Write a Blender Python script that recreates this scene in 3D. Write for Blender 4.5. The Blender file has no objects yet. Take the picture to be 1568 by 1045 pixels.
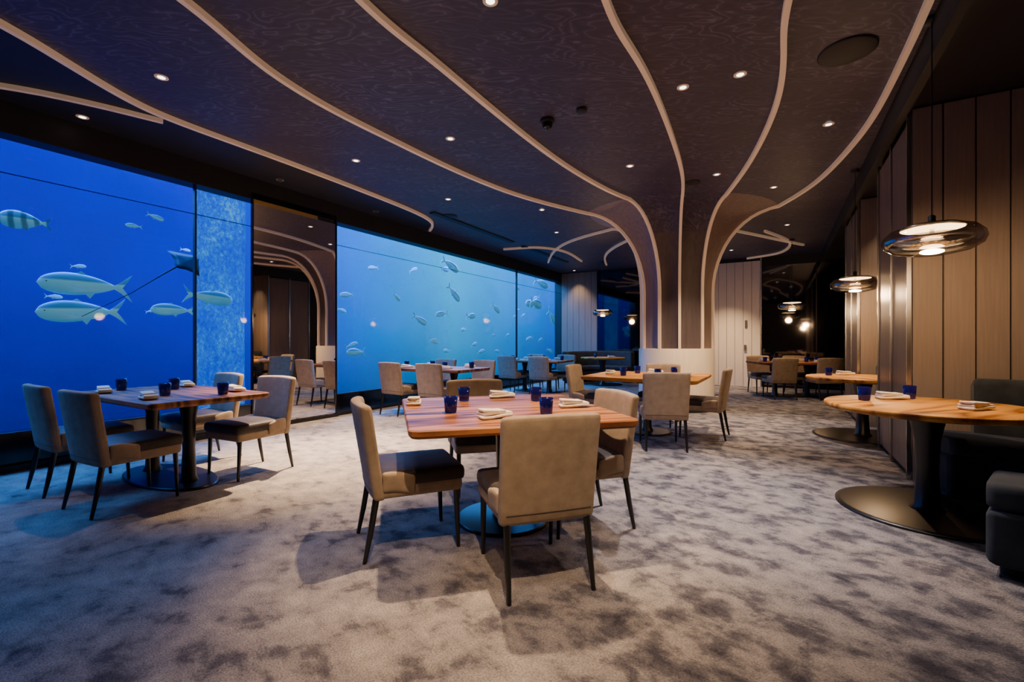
import bpy, math, random
from mathutils import Vector, Matrix
random.seed(7)
S=bpy.context.scene
TH=math.radians(30.4); CS,SN=math.cos(TH),math.sin(TH)
ZC=3.4
def W(v,u): return (v*CS+u*SN, -v*SN+u*CS)
pi=math.pi
# ------------------------------------------------------------------ materials
def newmat(name):
    m=bpy.data.materials.new(name); m.use_nodes=True
    nt=m.node_tree; b=nt.nodes['Principled BSDF']; return m,nt,b
def P(name,col,rough=.5,metal=0,emis=None,es=0,spec=.5,sheen=0):
    m,nt,b=newmat(name)
    b.inputs['Base Color'].default_value=(*col,1); b.inputs['Roughness'].default_value=rough
    b.inputs['Metallic'].default_value=metal; b.inputs['Specular IOR Level'].default_value=spec
    if sheen: b.inputs['Sheen Weight'].default_value=sheen
    if emis: b.inputs['Emission Color'].default_value=(*emis,1); b.inputs['Emission Strength'].default_value=es
    return m
def N(nt,t,**k):
    n=nt.nodes.new(t)
    for a,b in k.items():
        if hasattr(n,a): setattr(n,a,b)
        else: n.inputs[a].default_value=b
    return n
def coords(nt,scale=(1,1,1),rot=(0,0,0)):
    tc=N(nt,'ShaderNodeTexCoord'); mp=N(nt,'ShaderNodeMapping')
    mp.inputs['Scale'].default_value=scale; mp.inputs['Rotation'].default_value=rot
    nt.links.new(tc.outputs['Object'],mp.inputs['Vector']); return mp.outputs['Vector']
def ramp(nt,fac,stops):
    r=N(nt,'ShaderNodeValToRGB'); e=r.color_ramp.elements
    while len(e)<len(stops): e.new(.5)
    for i,(p,c) in enumerate(stops): e[i].position=p; e[i].color=(*c,1)
    nt.links.new(fac,r.inputs['Fac']); return r.outputs['Color']
def bump(nt,b,h,st,dist=.01):
    bp=N(nt,'ShaderNodeBump'); bp.inputs['Strength'].default_value=st; bp.inputs['Distance'].default_value=dist
    nt.links.new(h,bp.inputs['Height']); nt.links.new(bp.outputs['Normal'],b.inputs['Normal'])
def noisemat(name,c1,c2,scale,rough=.8,stretch=(1,1,1),p=(.35,.65),bs=0,sheen=0,detail=5,bdist=.01,spec=.4):
    m,nt,b=newmat(name); v=coords(nt,stretch)
    n=N(nt,'ShaderNodeTexNoise'); n.inputs['Scale'].default_value=scale; n.inputs['Detail'].default_value=detail
    nt.links.new(v,n.inputs['Vector'])
    nt.links.new(ramp(nt,n.outputs['Fac'],[(p[0],c1),(p[1],c2)]),b.inputs['Base Color'])
    b.inputs['Roughness'].default_value=rough; b.inputs['Sheen Weight'].default_value=sheen; b.inputs['Specular IOR Level'].default_value=spec
    if bs: bump(nt,b,n.outputs['Fac'],bs,bdist)
    return m
def woodmat(name,c1,c2,c3,st=(.5,9,2),rough=.45,scale=2.2):
    m,nt,b=newmat(name); L=nt.links.new; v=coords(nt,st)
    n=N(nt,'ShaderNodeTexNoise'); n.inputs['Scale'].default_value=scale; n.inputs['Detail'].default_value=6; n.inputs['Roughness'].default_value=.6; n.inputs['Distortion'].default_value=.35
    L(v,n.inputs['Vector'])
    v2=coords(nt,(st[0]*.8,st[1]*.32,1)); n2=N(nt,'ShaderNodeTexNoise'); n2.inputs['Scale'].default_value=1.3; n2.inputs['Detail'].default_value=2; L(v2,n2.inputs['Vector'])
    k=N(nt,'ShaderNodeMath',operation='MULTIPLY'); k.inputs[1].default_value=14; L(n2.outputs['Fac'],k.inputs[0])
    pp=N(nt,'ShaderNodeMath',operation='PINGPONG'); pp.inputs[1].default_value=1; L(k.outputs[0],pp.inputs[0])
    mx=N(nt,'ShaderNodeMath',operation='MULTIPLY_ADD'); L(pp.outputs[0],mx.inputs[0]); mx.inputs[1].default_value=.46; L(n.outputs['Fac'],mx.inputs[2])
    L(ramp(nt,mx.outputs[0],[(.42,c1),(.66,c2),(.92,c3)]),b.inputs['Base Color'])
    b.inputs['Roughness'].default_value=rough; b.inputs['Specular IOR Level'].default_value=.20; return m

def carpet():
    m,nt,b=newmat('carpet_mottled'); L=nt.links.new
    v=coords(nt,(1,1.2,1),(0,0,.5))
    a=N(nt,'ShaderNodeTexNoise'); a.inputs['Scale'].default_value=5.6; a.inputs['Detail'].default_value=7; a.inputs['Roughness'].default_value=.62; a.inputs['Distortion'].default_value=.2
    L(v,a.inputs['Vector'])
    big=N(nt,'ShaderNodeTexNoise'); big.inputs['Scale'].default_value=.8; big.inputs['Detail'].default_value=2
    L(v,big.inputs['Vector'])
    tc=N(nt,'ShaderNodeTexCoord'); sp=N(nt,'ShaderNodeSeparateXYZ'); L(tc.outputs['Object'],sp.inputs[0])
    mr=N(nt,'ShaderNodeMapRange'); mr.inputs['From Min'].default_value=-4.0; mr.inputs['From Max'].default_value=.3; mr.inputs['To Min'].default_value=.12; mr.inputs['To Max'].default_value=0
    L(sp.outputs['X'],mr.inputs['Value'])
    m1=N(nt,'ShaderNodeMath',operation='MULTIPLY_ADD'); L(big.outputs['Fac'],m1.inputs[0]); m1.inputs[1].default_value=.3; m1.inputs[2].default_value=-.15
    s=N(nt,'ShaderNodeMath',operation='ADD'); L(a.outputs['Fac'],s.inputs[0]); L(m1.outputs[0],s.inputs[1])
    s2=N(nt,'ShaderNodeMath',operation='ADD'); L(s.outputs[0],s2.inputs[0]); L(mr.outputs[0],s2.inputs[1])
    c=ramp(nt,s2.outputs[0],[(.34,(.064,.058,.070)),(.45,(.145,.132,.138)),(.54,(.29,.26,.242)),(.76,(.45,.395,.345))])
    f=N(nt,'ShaderNodeTexNoise'); f.inputs['Scale'].default_value=120; f.inputs['Detail'].default_value=3
    L(v,f.inputs['Vector'])
    mx=N(nt,'ShaderNodeMix',data_type='RGBA',blend_type='MULTIPLY'); mx.inputs['Factor'].default_value=.6
    L(c,mx.inputs['A']); L(ramp(nt,f.outputs['Fac'],[(.3,(.35,.35,.35)),(.68,(1.35,1.35,1.35))]),mx.inputs['B'])
    L(mx.outputs['Result'],b.inputs['Base Color']); b.inputs['Roughness'].default_value=1; b.inputs['Specular IOR Level'].default_value=.1
    bump(nt,b,f.outputs['Fac'],.8,.02); return m
def ceilmat():
    m,nt,b=newmat('ceiling_moire_wood'); L=nt.links.new
    v=coords(nt,(1,1,1),(0,0,-TH)); mp=N(nt,'ShaderNodeMapping'); mp.inputs['Scale'].default_value=(.6,1.6,1); L(v,mp.inputs['Vector'])
    a=N(nt,'ShaderNodeTexNoise'); a.inputs['Scale'].default_value=2.2; a.inputs['Detail'].default_value=3; a.inputs['Roughness'].default_value=.5; a.inputs['Distortion'].default_value=.15
    L(mp.outputs[0],a.inputs['Vector'])
    k=N(nt,'ShaderNodeMath',operation='MULTIPLY'); k.inputs[1].default_value=15; L(a.outputs['Fac'],k.inputs[0])
    fr=N(nt,'ShaderNodeMath',operation='PINGPONG'); fr.inputs[1].default_value=.5; L(k.outputs[0],fr.inputs[0])
    n2=N(nt,'ShaderNodeTexNoise'); n2.inputs['Scale'].default_value=2.5; L(mp.outputs[0],n2.inputs['Vector'])
    c=ramp(nt,fr.outputs[0],[(0,(.15,.135,.205)),(.09,(.072,.060,.105)),(.5,(.043,.034,.066))])
    mx=N(nt,'ShaderNodeMix',data_type='RGBA'); L(ramp(nt,n2.outputs['Fac'],[(.35,(.25,.25,.25)),(.6,(1,1,1))]),mx.inputs['Factor']); mx.inputs['A'].default_value=(.049,.039,.074,1); L(c,mx.inputs['B'])
    L(mx.outputs['Result'],b.inputs['Base Color']); b.inputs['Roughness'].default_value=.5; return m
def glassmix(name,tint,gl,rough=0.02):
    m=bpy.data.materials.new(name); m.use_nodes=True; nt=m.node_tree; nt.nodes.clear()
    o=N(nt,'ShaderNodeOutputMaterial'); t=N(nt,'ShaderNodeBsdfTransparent'); g=N(nt,'ShaderNodeBsdfGlossy'); x=N(nt,'ShaderNodeMixShader')
    t.inputs['Color'].default_value=(*tint,1); g.inputs['Roughness'].default_value=rough; x.inputs[0].default_value=gl
    nt.links.new(t.outputs[0],x.inputs[1]); nt.links.new(g.outputs[0],x.inputs[2]); nt.links.new(x.outputs[0],o.inputs[0]); return m
def watermat():
    m=bpy.data.materials.new('water_glow_blue'); m.use_nodes=True; nt=m.node_tree; nt.nodes.clear(); L=nt.links.new
    o=N(nt,'ShaderNodeOutputMaterial'); e=N(nt,'ShaderNodeEmission'); tc=N(nt,'ShaderNodeTexCoord'); sp=N(nt,'ShaderNodeSeparateXYZ')
    L(tc.outputs['Object'],sp.inputs[0])
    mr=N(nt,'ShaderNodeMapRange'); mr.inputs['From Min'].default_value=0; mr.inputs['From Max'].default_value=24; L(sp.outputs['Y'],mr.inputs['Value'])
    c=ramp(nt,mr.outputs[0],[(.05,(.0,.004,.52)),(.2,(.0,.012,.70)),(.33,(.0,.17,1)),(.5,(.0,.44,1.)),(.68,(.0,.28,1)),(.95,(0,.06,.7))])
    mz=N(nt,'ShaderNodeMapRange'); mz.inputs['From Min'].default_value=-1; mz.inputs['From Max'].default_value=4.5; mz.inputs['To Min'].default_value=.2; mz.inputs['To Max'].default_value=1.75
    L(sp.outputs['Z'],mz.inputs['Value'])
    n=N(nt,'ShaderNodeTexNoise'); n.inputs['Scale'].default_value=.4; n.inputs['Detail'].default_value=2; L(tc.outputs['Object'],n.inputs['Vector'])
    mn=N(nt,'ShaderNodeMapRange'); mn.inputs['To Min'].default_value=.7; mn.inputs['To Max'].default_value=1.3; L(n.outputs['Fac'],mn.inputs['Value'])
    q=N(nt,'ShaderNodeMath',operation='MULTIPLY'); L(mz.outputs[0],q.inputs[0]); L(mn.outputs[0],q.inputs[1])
    L(c,e.inputs['Color']); L(q.outputs[0],e.inputs['Strength']); L(e.outputs[0],o.inputs[0]); return m  # lit water painted as emission, brighter towards the top
def bubblemat():
    m=bpy.data.materials.new('bubble_glow_cyan'); m.use_nodes=True; nt=m.node_tree; nt.nodes.clear(); L=nt.links.new
    o=N(nt,'ShaderNodeOutputMaterial'); e=N(nt,'ShaderNodeEmission'); tc=N(nt,'ShaderNodeTexCoord')
    n=N(nt,'ShaderNodeTexNoise'); n.inputs['Scale'].default_value=19; n.inputs['Detail'].default_value=8; n.inputs['Roughness'].default_value=.85
    v=coords(nt,(1,1,.7)); L(v,n.inputs['Vector'])
    n2=N(nt,'ShaderNodeTexNoise'); n2.inputs['Scale'].default_value=2.5; L(v,n2.inputs['Vector'])
    ad=N(nt,'ShaderNodeMath',operation='MULTIPLY_ADD'); L(n2.outputs['Fac'],ad.inputs[0]); ad.inputs[1].default_value=.35; L(n.outputs['Fac'],ad.inputs[2])
    L(ramp(nt,ad.outputs[0],[(.54,(.0,.045,.80)),(.70,(.0,.18,1)),(.84,(.15,.75,1))]),e.inputs['Color']); e.inputs['Strength'].default_value=.95
    t=N(nt,'ShaderNodeBsdfTransparent'); x=N(nt,'ShaderNodeMixShader'); x.inputs[0].default_value=.5
    L(t.outputs[0],x.inputs[1]); L(e.outputs[0],x.inputs[2]); L(x.outputs[0],o.inputs[0]); return m  # emission stands in for light on the bubbles; column is no lamp
def fishmat(name,stripes=False):
    m,nt,b=newmat(name); L=nt.links.new
    tc=N(nt,'ShaderNodeTexCoord'); sp=N(nt,'ShaderNodeSeparateXYZ'); L(tc.outputs['Object'],sp.inputs[0])
    mr=N(nt,'ShaderNodeMapRange'); mr.inputs['From Min'].default_value=-.13; mr.inputs['From Max'].default_value=.15; L(sp.outputs['Z'],mr.inputs['Value'])
    c=ramp(nt,mr.outputs[0],[(.0,(.08,.50,.85)),(.45,(.16,.68,.95)),(.60,(.20,.78,1)),(.70,(.03,.30,.7)),(1,(.05,.45,.9))])
    if stripes:
        w=N(nt,'ShaderNodeTexWave'); w.bands_direction='X'; w.inputs['Scale'].default_value=1.3; w.inputs['Distortion'].default_value=2; L(tc.outputs['Object'],w.inputs['Vector'])
        mx=N(nt,'ShaderNodeMix',data_type='RGBA'); L(ramp(nt,w.outputs['Fac'],[(.2,(.2,.2,.2)),(.7,(1,1,1))]),mx.inputs['Factor']); mx.inputs['A'].default_value=(.02,.12,.25,1); L(c,mx.inputs['B']); c=mx.outputs['Result']
    L(c,b.inputs['Base Color']); b.inputs['Roughness'].default_value=.3
    L(c,b.inputs['Emission Color']); b.inputs['Emission Strength'].default_value=.25; return m  # own colour also emitted faintly, a painted glow to brighten the fish
M={}
M['carpet']=carpet(); M['ceil']=ceilmat(); M['water']=watermat(); M['bubble']=bubblemat()
M['black']=P('matte_black',(.008,.008,.01),.55); M['gloss']=P('black_gloss',(.006,.006,.008),.12)
M['darkceil']=P('dark_ceiling_paint',(.018,.017,.024),.6)
M['darkpanel']=noisemat('dark_wood_panel',(.15,.108,.088),(.19,.14,.112),4,.4,(6,6,.4))
M['slat']=noisemat('taupe_slat_wood',(.225,.178,.145),(.255,.203,.166),9,.7,(8,8,.3))
M['cream']=noisemat('cream_slat_wood',(.72,.61,.47),(.77,.66,.52),5,.6,(8,8,.5))
M['rib']=P('pale_maple_rib_glow',(.86,.66,.47),.4,0,(1,.66,.42),.13)  # plain tan wood; slight emission added to brighten the ribs
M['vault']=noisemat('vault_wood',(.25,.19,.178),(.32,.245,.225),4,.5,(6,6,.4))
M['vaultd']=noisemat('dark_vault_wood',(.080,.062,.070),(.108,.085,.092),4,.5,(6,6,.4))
M['mirror']=P('mirror_silver',(.66,.62,.58),.02,1); M['dmirror']=P('smoked_mirror',(.15,.14,.14),.04,1)
M['glass']=glassmix('aquarium_acrylic',(.98,.99,1),.004)
M['smoke']=glassmix('smoked_lamp_glass',(.42,.37,.33),.28,.08)
M['chrome']=P('brushed_chrome',(.6,.58,.56),.25,1); M['brass']=P('brushed_brass',(.75,.5,.15),.3,1)
M['fabric']=noisemat('beige_velvet',(.30,.218,.145),(.39,.288,.198),18,.95,(1,1,1),(.3,.7),.15,.05)
M['seat']=noisemat('brown_seat_leather',(.020,.013,.012),(.04,.027,.024),10,.6,sheen=.05)
M['leg']=P('black_lacquer_leg',(.010,.009,.009),.3)
M['walnut']=woodmat('striped_walnut',(.038,.011,.006),(.19,.064,.022),(.41,.165,.058))
M['golden']=woodmat('golden_oak',(.14,.045,.008),(.40,.16,.022),(.56,.26,.045),(.5,7,2))
M['ped']=P('bronze_black_pedestal',(.010,.009,.008),.35,.2)
M['velvet']=noisemat('slate_velvet',(.012,.016,.020),(.024,.031,.038),9,.9,sheen=.10)
M['linen']=noisemat('cream_linen',(.70,.63,.52),(.80,.73,.62),30,.9,bs=.2,bdist=.003)
M['cobalt']=P('cobalt_glass',(.012,.009,.12),.05,0,(.012,.008,.2),.05)  # tiny emission adds a blue glow to the glass
M['cobalt'].node_tree.nodes['Principled BSDF'].inputs['Transmission Weight'].default_value=.5
M['warm']=P('lamp_warm_emitter',(1,.8,.5),.5,0,(1,.72,.38),18)
M['down']=P('downlight_emitter',(1,.9,.8),.5,0,(1,.88,.75),6)
M['fish']=fishmat('silver_blue_scales_glow'); M['fishd']=fishmat('striped_scales_glow',True)
M['eye']=P('fish_eye',(.01,.01,.01),.1); M['ray']=P('ray_skin',(.006,.04,.12),.6); M['raytail']=P('ray_tail',(.002,.004,.012),.8)
# ------------------------------------------------------------------ mesh builder
class MB:
    def __init__(s): s.v=[];s.f=[];s.m=[];s.sm=[];s.mats=[]
    def mi(s,k):
        if k not in s.mats: s.mats.append(k)
        return s.mats.index(k)
    def add(s,vs,fs,mat,smooth=True,X=None):
        o=len(s.v); i=s.mi(mat)
        for p in vs:
            p=Vector(p); s.v.append(tuple(X@p) if X else tuple(p))
        for f in fs: s.f.append([o+q for q in f]); s.m.append(i); s.sm.append(smooth)
    def box(s,x0,x1,y0,y1,z0,z1,mat,X=None):
        vs=[(x,y,z) for x in (x0,x1) for y in (y0,y1) for z in (z0,z1)]
        s.add(vs,[(0,1,3,2),(4,6,7,5),(0,4,5,1),(2,3,7,6),(0,2,6,4),(1,5,7,3)],mat,False,X)
    def rings(s,rs,mat,cap=(True,True),smooth=True,closed=True,X=None):
        n=len(rs[0]); vs=[p for r in rs for p in r]; fs=[]
        for k in range(len(rs)-1):
            for i in range(n if closed else n-1):
                j=(i+1)%n; fs.append((k*n+i,k*n+j,(k+1)*n+j,(k+1)*n+i))
        s.add(vs,fs,mat,smooth,X)
        if cap[0]: s.add(rs[0],[tuple(range(n))[::-1]],mat,False,X)
        if cap[1]: s.add(rs[-1],[tuple(range(n))],mat,False,X)
    def lathe(s,prof,mat,seg=32,c=(0,0,0),cap=(False,False),X=None):
        rs=[[(c[0]+r*math.cos(2*pi*i/seg),c[1]+r*math.sin(2*pi*i/seg),c[2]+z) for i in range(seg)] for r,z in prof]
        s.rings(rs,mat,cap,X=X)
    def tube(s,pts,rad,mat,seg=8,X=None):
        rs=[]
        for i,p in enumerate(pts):
            a=Vector(pts[max(i-1,0)]); b=Vector(pts[min(i+1,len(pts)-1)]); t=(b-a).normalized()
            u=t.cross(Vector((0.03,1,0.02)) if abs(t.y)<.9 else Vector((1,0.03,0.02))).normalized(); w=t.cross(u)
            r=rad[i] if isinstance(rad,(list,tuple)) else rad
            rs.append([tuple(Vector(p)+r*(math.cos(2*pi*k/seg)*u+math.sin(2*pi*k/seg)*w)) for k in range(seg)])
        s.rings(rs,mat,(True,True),X=X)
    def rbox(s,h,c,r,mat,n=5,fn=None,X=None):
        def cl(a):
            L=[-a,-a+.3*r,-a+r]; k=[(-a+r)+(2*a-2*r)*i/n for i in range(1,n)]
            return L+k+[a-r,a-.3*r,a]
        C=[cl(h[0]),cl(h[1]),cl(h[2])]; vs=[];fs=[];idx={}
        def vid(p):
            key=tuple(round(q,5) for q in p)
            if key in idx: return idx[key]
            q=Vector([max(-h[i]+r,min(h[i]-r,p[i])) for i in range(3)]); d=Vector(p)-q
            o=q+(d.normalized()*r if d.length>1e-9 else d); o=o+Vector(c)
            if fn: o=Vector(fn(o))
            idx[key]=len(vs); vs.append(tuple(o)); return idx[key]
        for ax in range(3):
            a,b=[(1,2),(2,0),(0,1)][ax]
            for sg in (-1,1):
                for i in range(len(C[a])-1):
                    for j in range(len(C[b])-1):
                        q=[]
                        for (ii,jj) in ((i,j),(i+1,j),(i+1,j+1),(i,j+1)):
                            p=[0,0,0]; p[ax]=sg*h[ax]; p[a]=C[a][ii]; p[b]=C[b][jj]; q.append(vid(p))
                        fs.append(q if sg>0 else q[::-1])
        s.add(vs,fs,mat,True,X)
    def mesh(s,name):
        me=bpy.data.meshes.new(name); me.from_pydata(s.v,[],s.f)
        for k in s.mats: me.materials.append(M[k])
        me.polygons.foreach_set('material_index',s.m); me.polygons.foreach_set('use_smooth',s.sm); me.update()
        import bmesh
        bm=bmesh.new(); bm.from_mesh(me); bmesh.ops.recalc_face_normals(bm,faces=bm.faces); bm.to_mesh(me); bm.free(); return me
    def obj(s,name,loc=(0,0,0),rz=0): return place(s.mesh(name),name,loc,rz)
def place(me,name,loc=(0,0,0),rz=0,parent=None):
    o=bpy.data.objects.new(name,me); S.collection.objects.link(o); o.location=loc; o.rotation_euler=(0,0,rz)
    if parent: o.parent=parent
    return o
GR=-TH
# ------------------------------------------------------------------ shell (local x=v, y=u)
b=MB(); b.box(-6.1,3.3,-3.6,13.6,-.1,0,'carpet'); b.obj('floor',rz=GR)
b=MB(); b.box(-6.1,.963,-3.6,13.6,ZC,ZC+.1,'ceil'); b.obj('ceiling',rz=GR)
b=MB(); b.box(.963,3.3,-3.6,13.6,3.22,3.5,'darkceil'); b.box(.90,.963,-3.6,13.6,3.16,3.4,'black'); b.obj('ceiling_booth',rz=GR)
# aquarium wall
b=MB()
b.box(-6.35,-6.1,-3.6,13.6,0,.34,'gloss'); b.box(-6.35,-6.1,-3.6,13.6,3.12,3.5,'black')
b.box(-6.1,-6.04,-3.6,3.49,0,.06,'black')
b.box(-6.35,-6.1,-3.6,-1.5,.34,3.12,'black')
b.obj('wall_left',rz=GR)
for i,(a,c) in enumerate(((-1.5,3.495),(4.85,13.6))):
    b=MB(); b.box(-6.13,-6.11,a,c,.34,3.12,'glass')
    b.box(-6.107,-6.102,a,c,2.735,2.743,'black')
    for j in ((2.82,) if i==0 else (10.68,)): b.box(-6.15,-6.10,j-.01,j+.01,.34,3.12,'black')
    b.box(-6.13,-6.09,a,c,.335,.355,'black'); b.box(-6.13,-6.09,a,c,3.105,3.125,'black')
    b.obj('window_%d'%(i+1),rz=GR)
b=MB(); b.box(-6.12,-6.10,3.495,4.85,0,3.2,'gloss'); b.box(-6.34,-6.12,3.72,4.83,0,3.2,'gloss'); b.box(-6.10,-6.09,3.51,4.835,.05,3.06,'mirror'); b.box(-6.10,-6.085,3.51,4.5,3.06,3.11,'brass')
for y in (3.495,4.83): b.box(-6.10,-6.08,y,y+.02,.0,3.14,'gloss')
b.box(-6.10,-6.05,3.5,4.85,0,.05,'gloss'); b.obj('mirror_pillar',rz=GR)
# tank
b=MB(); x0,x1,y0,y1,z0,z1=-9.5,-6.36,-1.6,24,-1,4.6
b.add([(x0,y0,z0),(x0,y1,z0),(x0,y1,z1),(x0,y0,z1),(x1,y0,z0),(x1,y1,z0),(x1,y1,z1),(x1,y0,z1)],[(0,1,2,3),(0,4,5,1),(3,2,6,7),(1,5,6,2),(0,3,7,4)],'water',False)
b.obj('aquarium_glow_backdrop',rz=GR)  # glowing backdrop shell stands in for the lit water
b=MB(); b.lathe([(.33,-1),(.34,0),(.33,1.5),(.35,3),(.34,4.5)],'bubble',36)
b.obj('bubble_column',loc=(*W(-7.6,3.86),0))
# slatted walls
def slat(b,v0,v1,u,z0,z1,mat,facing=-1,w=.205,gap=.008,t=.025):
    n=max(1,round((v1-v0)/w)); w=(v1-v0)/n
    for i in range(n):
        b.box(v0+i*w+gap/2,v0+(i+1)*w-gap/2,min(u,u+facing*t),max(u,u+facing*t),z0,z1,mat)
for k,(a,c) in enumerate(((5.13,6.5),(8.03,9.4))):
    b=MB(); b.box(1.0,3.2,a+.03,c,0,3.22,'black'); slat(b,.99,3.2,a+.03,.0,3.2,'slat',gap=.012)
    for y0_ in (a+.05,a+.72): b.box(.97,1.0,y0_,y0_+.62,.06,3.1,'darkpanel')
    b.obj('wall_booth_%d'%(k+1),rz=GR)
    b=MB(); 
    for y in (a+.005,a+.68,c-.01): b.box(.955,.985,y,y+.022,0,3.16,'chrome')
    b.obj('trim_post_%d'%(k+1),rz=GR)
b=MB(); b.box(3.2,3.3,-3.6,13.6,0,3.5,'black')
for i in range(40): 
    y=-3.5+i*.22
    b.box(3.175,3.2,y+.004,y+.216,0,3.22,'slat')
b.obj('wall_right',rz=GR)
b=MB(); b.box(-6.35,3.3,-3.7,-3.6,0,3.5,'darkpanel'); b.obj('wall_back',rz=GR)
b=MB(); b.box(-6.35,-1.67,13.6,13.75,0,3.5,'black'); slat(b,-6.1,-4.88,13.6,0,3.38,'slat')
b.box(-4.86,-1.70,13.55,13.6,.05,3.3,'dmirror')
for x in (-4.87,-3.3,-1.72): b.box(x-.012,x+.012,13.53,13.6,0,3.35,'black')
b.obj('wall_far',rz=GR)
b=MB(); b.box(-.38,3.3,13.6,13.75,0,3.5,'black'); b.box(-.37,3.2,13.55,13.6,.05,3.15,'dmirror')
for x in (.8,2.0): b.box(x-.012,x+.012,13.53,13.6,0,3.35,'black')
b.obj('wall_far',rz=GR)
b=MB(); b.box(-1.66,-.39,13.58,13.72,0,3.395,'black'); slat(b,-1.62,-.42,13.55,0,3.3,'cream',w=.2); b.box(-.78,-.72,13.5,13.525,1.55,1.75,'chrome'); b.box(-.80,-.74,13.48,13.525,.95,1.1,'chrome')
b.box(-1.66,-1.62,13.45,13.6,0,3.35,'black'); b.box(-.42,-.39,13.45,13.6,0,3.35,'chrome'); b.obj('door_1',rz=GR)
# ------------------------------------------------------------------ ribs & vault column
CX,CY=2.95,8.2
def cat(pts,n=8):
    out=[]; P_=[pts[0]]+list(pts)+[pts[-1]]
    for i in range(1,len(P_)-2):
        p0,p1,p2,p3=[Vector(q) for q in P_[i-1:i+3]]
        for k in range(n):
            t=k/n; out.append(.5*((2*p1)+(-p0+p2)*t+(2*p0-5*p1+4*p2-p3)*t*t+(-p0+3*p1-3*p2+p3)*t**3))
    out.append(Vector(pts[-1])); return out
def smooth(pts,it=25):
    pts=[p.copy() for p in pts]
    for _ in range(it):
        pts=[pts[0]]+[(pts[i-1]+pts[i]*2+pts[i+1])/4 for i in range(1,len(pts)-1)]+[pts[-1]]
    return pts
def strip(path,name,w=.021,h=.034):
    b=MB(); rs=[]
    for i,p in enumerate(path):
        t=(path[min(i+1,len(path)-1)]-path[max(i-1,0)]).normalized()
        side=Vector((-t.y,t.x,0)); 
        if side.length<.25: side=sv
        side.normalize(); sv=side; up=side.cross(t).normalized()
        rs.append([tuple(p+side*w*a+up*h*c) for a,c in ((-1,-1),(1,-1),(1,1),(-1,1))])
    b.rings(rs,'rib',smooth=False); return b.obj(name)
def ang(a,r=.6): return Vector((CX+r*math.cos(math.radians(a)),CY+r*math.sin(math.radians(a)),0))
zr=ZC-.012
ribs=[
 (-170,(1.29,7.76),[(-2.6,1.2),(-2.35,2.1),(-2.07,2.93),(-1.98,3.59),(-1.72,4.23),(-1.30,4.91),(-.70,5.84),(.16,6.89)]),
 (-135,(1.80,6.98),[(-2.0,0),(-1.5,1.5),(-.96,2.93),(-.66,3.43),(-.21,4.23),(.51,5.43),(1.30,6.48)]),
 (-104,(2.52,6.72),[(-.6,0),(.1,1.6),(.59,2.93),(1.0,3.54),(1.52,4.48),(2.19,5.84)]),
 (-66,(3.18,6.75),[(.5,0),(1.2,1.5),(1.76,2.93),(2.07,3.46),(2.46,4.23),(2.90,5.55)]),
 (-20,(4.30,7.35),[(1.4,1),(2.1,2.0),(2.68,2.93),(3.03,3.54),(3.5,4.4),(3.85,5.24),(4.2,6.32)]),
 (20,(4.0,8.75),[(6.6,10.3),(5.6,9.7),(4.8,9.2)]),
 (60,(3.5,9.3),[(5.3,12.1),(4.7,11.2),(4.0,10.1)]),
 (105,(2.65,9.35),[(2.7,13.0),(2.35,11.6),(2.4,10.3)]),
 (150,(1.95,8.85),[(1.0,12.6),(1.0,11),(1.3,9.8)])]
arcs=[]
for k,(a,D,pl) in enumerate(ribs):
    F=ang(a); D=Vector((D[0],D[1],0)); bz=1.35; arc=[]
    for i in range(13):
        ph=pi/2*(1-i/12)
        p=F+(D-F)*(1-math.cos(ph)); arc.append(Vector((p.x,p.y,zr-bz*(1-math.sin(ph)))))
    sh=[Vector((F.x,F.y,z)) for z in (1.8,1.4,1.06)]
    arcs.append(arc+sh)
    pc=smooth(cat([Vector((x,y,zr)) for x,y in pl]+[arc[0]],8),14)
    pth=pc[:-1]+arc+sh
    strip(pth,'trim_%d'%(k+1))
b=MB(); n=len(arcs)
for k in range(n):
    A,B=arcs[k],arcs[(k+1)%n]; rs=[]
    for i in range(len(A)):
        row=[]
        for j in range(7):
            t=j/6; p=A[i].lerp(B[i],t); c=Vector((CX,CY,p.z))
            d=p-c; 
            ra=(A[i]-c).length*(1-t)+(B[i]-c).length*t
            ra*= (1-.12*math.sin(pi*t)*min(1,i/3)); d=d.normalized()*ra if d.length>0 else d
            q=c+d
            if i==0: q.z=ZC
            row.append(tuple(q))
        rs.append(row)
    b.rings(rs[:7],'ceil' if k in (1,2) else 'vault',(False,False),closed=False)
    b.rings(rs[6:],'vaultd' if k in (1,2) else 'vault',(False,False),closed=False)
seg=64
def ring(r,z): return [(CX+r*math.cos(2*pi*i/seg),CY+r*math.sin(2*pi*i/seg),z) for i in range(seg)]
b.rings([ring(.64,0),ring(.64,1.05),ring(.62,1.07)],'cream',(False,True))
b.rings([ring(.65,0),ring(.65,.06)],'black',(False,False))
b.obj('vaulted_column')
s1=[(-4.0,.6),(-3.7,2.0),(-3.5,3.11),(-3.48,3.54),(-3.45,4.12),(-3.30,4.54),(-2.89,5.24),(-2.3,6.32),(-1.66,7.6),(-1.45,8.35),(-1.62,8.95)]
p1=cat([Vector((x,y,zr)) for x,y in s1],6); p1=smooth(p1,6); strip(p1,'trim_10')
s2=[(-5.2,3.6),(-4.36,3.87),(-3.9,4.13),(-3.45,4.5)]
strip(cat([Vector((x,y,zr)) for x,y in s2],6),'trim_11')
b=MB(); edge=[(p.x,p.y) for p in p1]; wall=[]
for p in edge:
    u=p[0]*SN+p[1]*CS; wall.append(W(-6.1,u))
b.rings([[(x,y,ZC-.006) for x,y in edge],[(x,y,ZC-.006) for x,y in wall]],'darkceil',(False,False),smooth=False,closed=False)
b.obj('ceiling_soffit')
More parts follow.
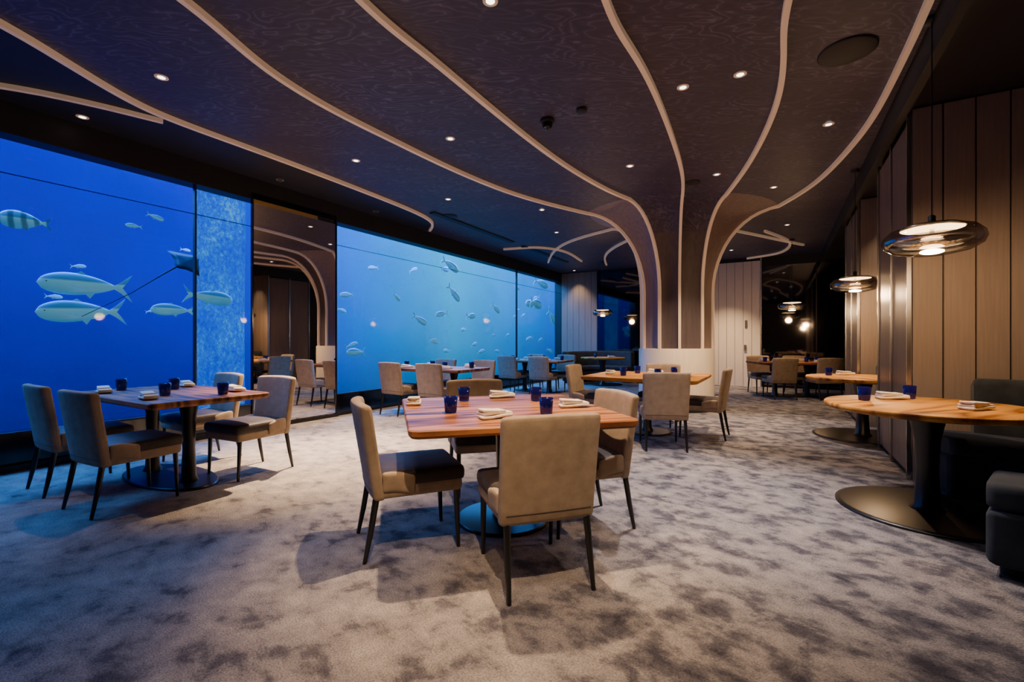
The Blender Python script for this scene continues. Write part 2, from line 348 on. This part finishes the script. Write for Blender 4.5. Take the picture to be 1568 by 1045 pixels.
strip(cat([Vector((x,y,zr)) for x,y in [(5.0,9.0),(6.1,10.0),(6.6,11.2),(6.2,12.0)]],8),'trim_12')
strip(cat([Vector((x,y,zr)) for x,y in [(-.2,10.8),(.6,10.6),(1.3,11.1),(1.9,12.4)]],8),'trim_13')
b=MB(); b.box(-5.16,-5.04,6.0,8.7,ZC-.02,ZC+.01,'black'); b.obj('air_vent_slot',rz=GR)
b=MB(); b.box(-5.16,-5.04,9.2,11.7,ZC-.02,ZC+.01,'black'); b.obj('air_vent_slot',rz=GR)
# ------------------------------------------------------------------ furniture meshes
def chair_mesh():
    b=MB()
    b.rbox((.235,.235,.04),(0,.01,.375),.025,'fabric')
    def sd(o): return (o.x,o.y,o.z+(.012*(1-(o.x/.24)**2)*(1-(o.y/.26)**2) if o.z>.44 else 0))
    b.rbox((.24,.245,.042),(0,.015,.437),.03,'seat',6,sd)
    def bd(o):
        t=(o.z-.34)/.52
        return (o.x*(1+.03*t), o.y-.01-.085*t+ (.45+.2*t)*o.x*o.x, o.z-.15*o.x*o.x)
    b.rbox((.242,.032,.262),(0,-.235,.60),.024,'fabric',9,bd)
    for s in (-1,1):
        b.rbox((.02,.09,.055),(s*.228,-.12,.43),.018,'fabric',4,lambda o:(o.x,o.y,o.z-.25*max(0,o.y+.14)))
        b.tube([(s*.205,-.235,.36),(s*.21,-.27,.15),(s*.213,-.30,0)],[.019,.016,.011],'leg')
        b.tube([(s*.205,.21,.36),(s*.205,.225,0)],[.019,.011],'leg')
    for zz in (.395,):
        pts=[bd(Vector((x,-.2675,zz))) for x in [(-.215+.043*i) for i in range(11)]]
        b.tube(pts,.002,'seat',5)
    return b.mesh('dining_chair')
CH=chair_mesh()
def chair(x,y,deg): return place(CH,'dining_chair',(x,y,0),math.radians(deg))
def table_mesh(w,d,top,posts,rc=.05,foot=.30,z=.75):
    b=MB()
    def outline(ins,zz):
        hw,hd,r=w/2-ins,d/2-ins,max(rc-ins*.5,.01); o=[]
        for cx,cy,a0 in ((hw-r,hd-r,0),(-hw+r,hd-r,90),(-hw+r,-hd+r,180),(hw-r,-hd+r,270)):
            for i in range(7):
                a=math.radians(a0+15*i); o.append((cx+r*math.cos(a),cy+r*math.sin(a),zz))
        return o
    b.rings([outline(.06,z-.055),outline(.012,z-.045),outline(.0,z-.03),outline(0,z-.006),outline(.006,z)],top,smooth=False)
    for px in posts:
        b.lathe([(.075,.02),(.055,.06),(.045,.3),(.05,.55),(.075,.68),(.085,.70)],'ped',24,(px,0,0))
    L=(max(posts)-min(posts))/2+foot; q=[]
    for rr,zz in ((1,0),(1,.012),(.97,.02)):
        q.append([(L*rr*math.cos(2*pi*i/48),foot*rr*math.sin(2*pi*i/48),zz) for i in range(48)])
    b.rings(q,'ped')
    b.box(-w*.32,w*.32,-.04,.04,z-.08,z-.045,'ped'); b.box(-.04,.04,-d*.32,d*.32,z-.08,z-.045,'ped')
    return b.mesh('dining_table')
def round_table(z=.75,r=.6):
    b=MB()
    b.lathe([(0,z-.05),(r-.07,z-.05),(r-.015,z-.04),(r,z-.028),(r,z-.006),(r-.006,z),(0,z)],'golden',64)
    b.lathe([(.10,.02),(.075,.05),(.06,.3),(.07,.5),(.10,.66),(.12,.70)],'ped',28)
    b.lathe([(.53,0),(.53,.012),(.50,.02),(0,.02)],'ped',56); return b.mesh('round_dining_table')
TSQ=table_mesh(1.3,1.36,'walnut',(0,),.06,.31); TLG=table_mesh(1.55,.9,'walnut',(-.33,.33),.05,.27); TGO=table_mesh(1.42,1.24,'golden',(0,),.05,.3); TRD=round_table()
def glass_mesh():
    b=MB(); b.lathe([(0,.001),(.034,.001),(.038,.01),(.044,.10),(.0425,.101),(.036,.018),(0,.015)],'cobalt',24); return b.mesh('water_glass')
def napkin_mesh():
    b=MB()
    def fn(k): return lambda o:(o.x+.004*math.sin(o.y*50+k),o.y,o.z+.004*math.sin(o.x*25+k))
    b.rbox((.10,.05,.009),(0,0,.014),.008,'linen',4,fn(0)); b.rbox((.095,.046,.009),(.004,.003,.030),.008,'linen',4,fn(2)); b.rbox((.07,.042,.008),(-.02,.0,.045),.006,'linen',4,fn(4))
    return b.mesh('folded_napkin')
GL=glass_mesh(); NK=napkin_mesh()
ZT=.751
def glass(x,y): place(GL,'water_glass',(x,y,ZT),random.random())
def napkin(x,y,d): place(NK,'folded_napkin',(x,y,ZT),math.radians(d))
place(TSQ,'dining_table',(-.06,3.08,0),math.radians(15))
chair(.10,2.415,17.5); chair(-.60,2.76,-67); chair(.43,3.02,108); chair(-.26,3.74,194)
for x,y in ((-.385,2.86),(.21,2.79),(-.36,3.42),(.18,3.42)): glass(x,y)
napkin(-.70,3.25,100); napkin(-.08,3.62,12); napkin(-.10,2.66,30); napkin(.42,3.1,10)
def longset(v,u,rot=0,mesh=TLG):
    x,y=W(v,u); R=-30.4+rot; place(mesh,'dining_table',(x,y,0),math.radians(R)); a=math.radians(R)
    def l(px,py): return (x+px*math.cos(a)-py*math.sin(a),y+px*math.sin(a)+py*math.cos(a))
    for px in (-.42,.42):
        for sg in (-1,1):
            jx=random.uniform(-.03,.03)
            chair(*l(px+jx,sg*.44),R+(0 if sg<0 else 180)+random.uniform(-5,5))
            napkin(*l(px,sg*.32),R+random.uniform(-15,15)); glass(*l(px+.17*sg,sg*.14))
    return l
longset(-4.62,1.93); longset(-5.0,6.05); longset(-5.0,9.7)
x,y=W(-1.5,6.1); place(TGO,'dining_table',(x,y,0),GR)
chair(*W(-1.16,5.36),-8); chair(*W(-2.28,6.15),-30.4-90); chair(*W(-.85,6.2),-30.4+90); chair(*W(-1.5,6.75),180-30.4)
for v,u in ((-1.75,5.85),(-1.2,6.3),(-1.3,5.8),(-1.7,6.35)): glass(*W(v,u))
for v,u,d in ((-2.0,6.1,60),(-1.2,5.65,-30),(-1.0,6.15,60),(-1.5,6.55,-30)): napkin(*W(v,u),d)
longset(.22,11.6,24)
def banq(cx,cy,a0,a1,b0,b1,ro=.98,ri=.50):
    b=MB()
    def arc(prof,a0,a1):
        n=max(8,int(abs(a1-a0)/6)); rs=[]
        mr=sum(r for r,z in prof)/len(prof); mz=sum(z for r,z in prof)/len(prof)
        def R(a,s): return [((mr+(r-mr)*s)*math.cos(a),(mr+(r-mr)*s)*math.sin(a),mz+(z-mz)*s) for r,z in prof]
        q=.03/mr; A0,A1=math.radians(a0),math.radians(a1)
        rs.append(R(A0-q,.84)); rs.append(R(A0-q*.6,.95))
        for i in range(n+1): rs.append(R(A0+(A1-A0)*i/n,1))
        rs.append(R(A1+q*.6,.95)); rs.append(R(A1+q,.84))
        b.rings(rs,'velvet')
    def rp(r0,r1,z0,z1,q):
        o=[]
        for cx_,cz_,s0 in ((r1-q,z1-q,0),(r0+q,z1-q,90),(r0+q,z0+q,180),(r1-q,z0+q,270)):
            for i in range(5):
                t=math.radians(s0+22.5*i); o.append((cx_+q*math.cos(t),cz_+q*math.sin(t)))
        return o
    arc(rp(ri+.04,ro-.02,.06,.33,.02),a0,a1); arc(rp(ri,ro-.04,.335,.47,.045),a0,a1); arc(rp(ro-.14,ro,.30,.90,.05),b0,b1)
    arc([(ri+.1,0.005),(ro-.08,0.005),(ro-.08,.06),(ri+.1,.06)],a0+3,a1-3)
    return b.obj('curved_banquette',(cx,cy,0))
for k,(x,y) in enumerate(((2.92,3.2),(4.39,5.70))):
    place(TRD,'round_dining_table',(x,y,0),.4+k)
    if k==0: banq(3.17,2.93,-139,72,-62,52)
    else: banq(x+.25,y-.20,-28,62,-20,62,.88,.50)
    glass(x-.25,y+.25); napkin(x+.02,y+.32,-10); napkin(x+.12,y-.22,15)
glass(3.1,3.55)
x,y=W(-4.2,12.1); place(TRD,'round_dining_table',(x,y,0),0); banq(x,y+.2,20,170,20,170,1.1,.66); glass(x-.2,y); napkin(x+.2,y-.2,0)
def pendant_mesh():
    b=MB()
    b.lathe([(.10,.095),(.16,.092),(.225,.07),(.262,.03),(.270,-.005),(.255,-.045),(.20,-.08),(.12,-.098),(.03,-.102),(0,-.102)],'smoke',48)
    b.lathe([(.0,-.015),(.10,-.018),(.19,-.005),(.215,.02)],'smoke',48)
    b.lathe([(0,.10),(.15,.098),(.17,.085),(.17,.075)],'chrome',40); b.lathe([(0,.072),(.165,.072)],'warm',40)
    b.lathe([(.205,.01),(.215,.0),(.205,-.01),(.195,0),(.205,.01)],'chrome',40)
    b.lathe([(.0,-.03),(.05,-.04),(.065,-.05),(.0,-.06)],'warm',24)
    b.tube([(0,0,-.04),(0,0,.12)],.012,'chrome'); b.lathe([(.02,.10),(.02,.16),(.006,.17)],'black',16)
    return b.mesh('pendant_lamp')
PM=pendant_mesh()
def light(kind,name,loc,e,col,parent=None,**k):
    d=bpy.data.lights.new(name,kind); d.energy=e; d.color=col
    for a,v in k.items(): setattr(d,a,v)
    o=bpy.data.objects.new(name,d); S.collection.objects.link(o); o.location=loc
    if parent: o.parent=parent
    return o
def pendant(x,y,z,top,e=45):
    b=MB(); o=place(PM,'pendant_lamp',(x,y,z)); b.tube([(0,0,.16),(0,0,top-z)],.004,'black',6); b.lathe([(0,top-z-.03),(.05,top-z-.03),(.05,top-z)],'black',20)
    place(b.mesh('cable'),'cable',parent=o)
    light('POINT','bulb',(0,0,-.14),e,(1,.62,.32),o,shadow_soft_size=.08)
pendant(2.86,3.1,1.89,3.4 if (2.86*CS-3.1*SN)<.90 else 3.22,58)
pendant(4.41,5.85,1.93,3.4,60)
pendant(6.03,9.8,1.95,3.4,34); x,y=W(-4.2,12.1); pendant(x,y,1.98,3.4,38)
def dl_mesh():
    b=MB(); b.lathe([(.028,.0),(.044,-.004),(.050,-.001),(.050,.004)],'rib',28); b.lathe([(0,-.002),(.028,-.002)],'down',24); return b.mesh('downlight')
DL=dl_mesh()
warm=(1,.69,.42); cool=(1,.86,.84)
spots=[(-2.92,3.79,70,warm,(.1,-.05),56),(-1.9,5.54,3000,warm,(-.0,-.22),46),(-.67,4.94,480,warm,(-.1,-.12),50),(-3.16,6.2,1100,warm,(.25,-.1),52),
 (1.48,3.94,750,cool,(0,-.08),52),(1.88,3.75,250,cool,(.1,-.2),58),(1.48,5.71,550,warm,(0,0),56),(3.74,6.5,360,cool,(0,-.1),52),(-.14,2.94,850,warm,(0,-.03),44),
 (-.99,7.05,480,warm,(0,0),54),(-2.3,7.7,360,warm,(0,0),54),(-.75,1.2,130,warm,(0.1,.12),52),(1.3,1.5,95,cool,(0,0.15),50),(.9,9.2,320,warm,(0,0),54),  # two weakest spots in this row: unseen front fill, added
 (5.2,8.6,260,warm,(0,0),54),(5.3,11.0,620,warm,(.05,.25),60),(.1,.5,420,warm,(0,.44),42),(2.7,6.0,650,warm,(.05,.30),60)]
for x,y,e,c,t,sa in spots:
    o=place(DL,'downlight',(x,y,ZC-.003))
    l=light('SPOT','beam',(0,0,-.03),e,c,o,spot_size=math.radians(sa+10),spot_blend=.9,shadow_soft_size=.03)
    l.rotation_euler=Vector((t[0],t[1],-1)).to_track_quat('-Z','Y').to_euler()
for x,y in ((-4.2,4.45),(.5,7.6),(3.2,4.6)): place(DL,'downlight',(x,y,ZC-.009))
for v,u,e in ((2.5,4.7,70),(1.45,7.6,60),(-5.5,13.2,80)):  # grazing spots added to brighten the slat walls
    x,y=W(v,u); o=place(DL,'downlight',(x,y,3.217 if v>.9 else ZC-.003)); l=light('SPOT','beam',(0,0,-.03),e,(1,.72,.45),o,spot_size=math.radians(80),spot_blend=.8,shadow_soft_size=.04)
    l.rotation_euler=Vector((SN*.12,CS*.12,-1)).to_track_quat('-Z','Y').to_euler()
def disc(x,y,r,mat,name,h=.012):
    b=MB(); b.lathe([(r,0),(r,-h*.6),(r*.93,-h),(0,-h)],mat,40); b.obj(name,(x,y,ZC))
disc(2.54,3.45,.19,'black','ceiling_speaker'); disc(.66,4.31,.05,'darkceil','smoke_detector',.03); disc(-1.1,8.0,.14,'black','ceiling_speaker'); disc(2.5,6.3,.10,'black','ceiling_speaker')
b=MB(); b.lathe([(.07,0),(.07,-.03),(.055,-.035)],'black',28); b.lathe([(.055,-.035),(.05,-.07),(.03,-.095),(0,-.10)],'gloss',28); b.obj('security_camera_dome',(.35,4.52,ZC))
# ------------------------------------------------------------------ fish
def fish_mesh(name,mat,hh=.15):
    b=MB(); rs=[]; n=20
    for i in range(n+1):
        t=i/n; x=.5-t*.86
        g=(t**.55)*((1-t)**.9)/.382
        h=hh*g+.006+.012*t
        zc=.01*math.sin(pi*t); rs.append([(x,.38*h*math.cos(2*pi*k/16),zc+h*math.sin(2*pi*k/16)) for k in range(16)])
    b.rings(rs,mat)
    def plate(pts,t=.005): b.rings([[(x,-t,z) for x,z in pts],[(x,t,z) for x,z in pts]],mat,smooth=False)
    plate([(-.33,.02),(-.42,.08),(-.56,.21),(-.50,.09),(-.44,.0),(-.50,-.09),(-.56,-.21),(-.42,-.08),(-.33,-.02)])
    plate([(.14,hh*.9),(.04,hh+.05),(-.04,hh*.80+.02),(-.30,.045),(-.30,.02),(-.05,hh*.4)]); plate([(.0,-hh*.8),(-.06,-hh-.04),(-.12,-hh*.55-.02),(-.30,-.045),(-.30,-.02),(-.05,-hh*.4)])
    for s in (-1,1):
        b.add([(.22,s*.052,-.02),(.06,s*.085,-.07),(.05,s*.075,-.045),(.2,s*.056,.0)],[(0,1,2,3)],mat,False)
        b.lathe([(0,-.012),(.009,-.006),(.012,0),(.009,.006),(0,.012)],'eye',10,(.41,s*hh*.22,.02))
    return b.mesh(name)
FA=fish_mesh('trevally_fish','fish'); FB=fish_mesh('striped_fish','fishd',.24)
def fish(me,name,v,u,z,L,face=-1,tilt=0):
    x,y=W(v,u); o=place(me,name,(x,y,z)); o.scale=(L,L,L)
    a=math.atan2(CS,SN)+(pi if face<0 else 0)+random.uniform(-.15,.15)
    o.rotation_euler=(0,math.radians(tilt),a)
fish(FA,'trevally_fish',-7.2,2.12,1.87,.82); fish(FA,'trevally_fish',-7.25,2.10,1.55,.80,-1,3); fish(FB,'striped_fish',-7.2,1.61,2.53,.40)
fish(FA,'trevally_fish',-7.0,3.42,1.82,.62,1,5); fish(FA,'trevally_fish',-7.1,3.0,1.62,.5,-1); fish(FA,'trevally_fish',-7.2,2.84,2.86,.19,1,15); fish(FA,'trevally_fish',-7.2,2.6,2.69,.17,-1)
for u,z,L,f,t in ((6.44,.97,.5,-1,0),(8.38,1.71,.5,1,25),(9.71,2.47,.6,1,40),(9.57,3.2,.7,1,20),(14.5,2.54,1.1,1,5),(14.9,3.3,.9,1,10),(15.9,2.05,1.0,1,35),(14.1,2.5,.8,-1,0),(7.6,2.2,.3,1,30),(8.9,1.2,.4,1,10),(10.5,1.9,.5,1,-5),(9.2,1.9,.45,-1,10),(11.8,2.2,.5,1,30)):
    fish(FA,'trevally_fish',-7.5,u,z,L,f,t)
random.seed(3)
for i in range(22): fish(FA,'trevally_fish',random.uniform(-9,-7.4),random.uniform(6.5,16),random.uniform(.6,3.2),random.uniform(.20,.45),random.choice((-1,1)),random.uniform(-25,25))
for i in range(6): fish(FA,'trevally_fish',random.uniform(-9,-8),random.uniform(2,6),random.uniform(.6,3.2),random.uniform(.12,.2),random.choice((-1,1)),random.uniform(-15,15))
b=MB(); half=[(0,.24),(.07,.22),(.16,.13),(.30,.02),(.44,-.10),(.30,-.12),(.16,-.17),(.06,-.25)]
up=half+[(0,-.26)]+[(-x,y) for x,y in half[:0:-1]]
b.rings([[(x*.1,y*.1,.035) for x,y in up],[(x*.5,y*.6,.026) for x,y in up],[(x,y,.03*abs(x)) for x,y in up],[(x*.5,y*.6,-.02) for x,y in up],[(x*.1,y*.1,-.025) for x,y in up]],'ray')
b.tube([(0,-.24,0),(.05,-.7,.02),(.10,-1.3,0),(.1,-2.2,0)],[.016,.011,.008,.005],'raytail',6)
o=b.obj('stingray')
d3=Vector((SN,CS,0)); n3=Vector((CS,-SN,0)); f=(d3*.83+Vector((0,0,.56))).normalized(); nn=(n3*.75-d3*.45+Vector((0,0,.45))); nn=(nn-f*nn.dot(f)).normalized(); wg=f.cross(nn)
x,y=W(-6.75,3.02); mt=Matrix((wg,f,nn)).transposed().to_4x4(); mt=Matrix.Translation((x,y,2.25))@mt@Matrix.Scale(.6,4); o.matrix_world=mt
x,y=W(-7.9,7); l=light('AREA','tank_fill_light',(x,y,4.4),2900,(.06,.32,1),shape='RECTANGLE',size=2.2,size_y=20)  # unseen area light, added to brighten fish and spill blue into the room
l.rotation_euler=(Matrix.Rotation(GR,3,'Z')@Matrix.Rotation(math.radians(-22),3,'Y')).to_euler()
w=bpy.data.worlds.new('world'); S.world=w; w.use_nodes=True; w.node_tree.nodes['Background'].inputs[0].default_value=(.02,.02,.035,1); w.node_tree.nodes['Background'].inputs[1].default_value=.3
cam=bpy.data.cameras.new('camera'); cam.lens=16; cam.sensor_width=36; cam.clip_start=.05
co=bpy.data.objects.new('camera',cam); S.collection.objects.link(co); co.location=(0,0,1.2); co.rotation_euler=(pi/2,0,0); S.camera=co
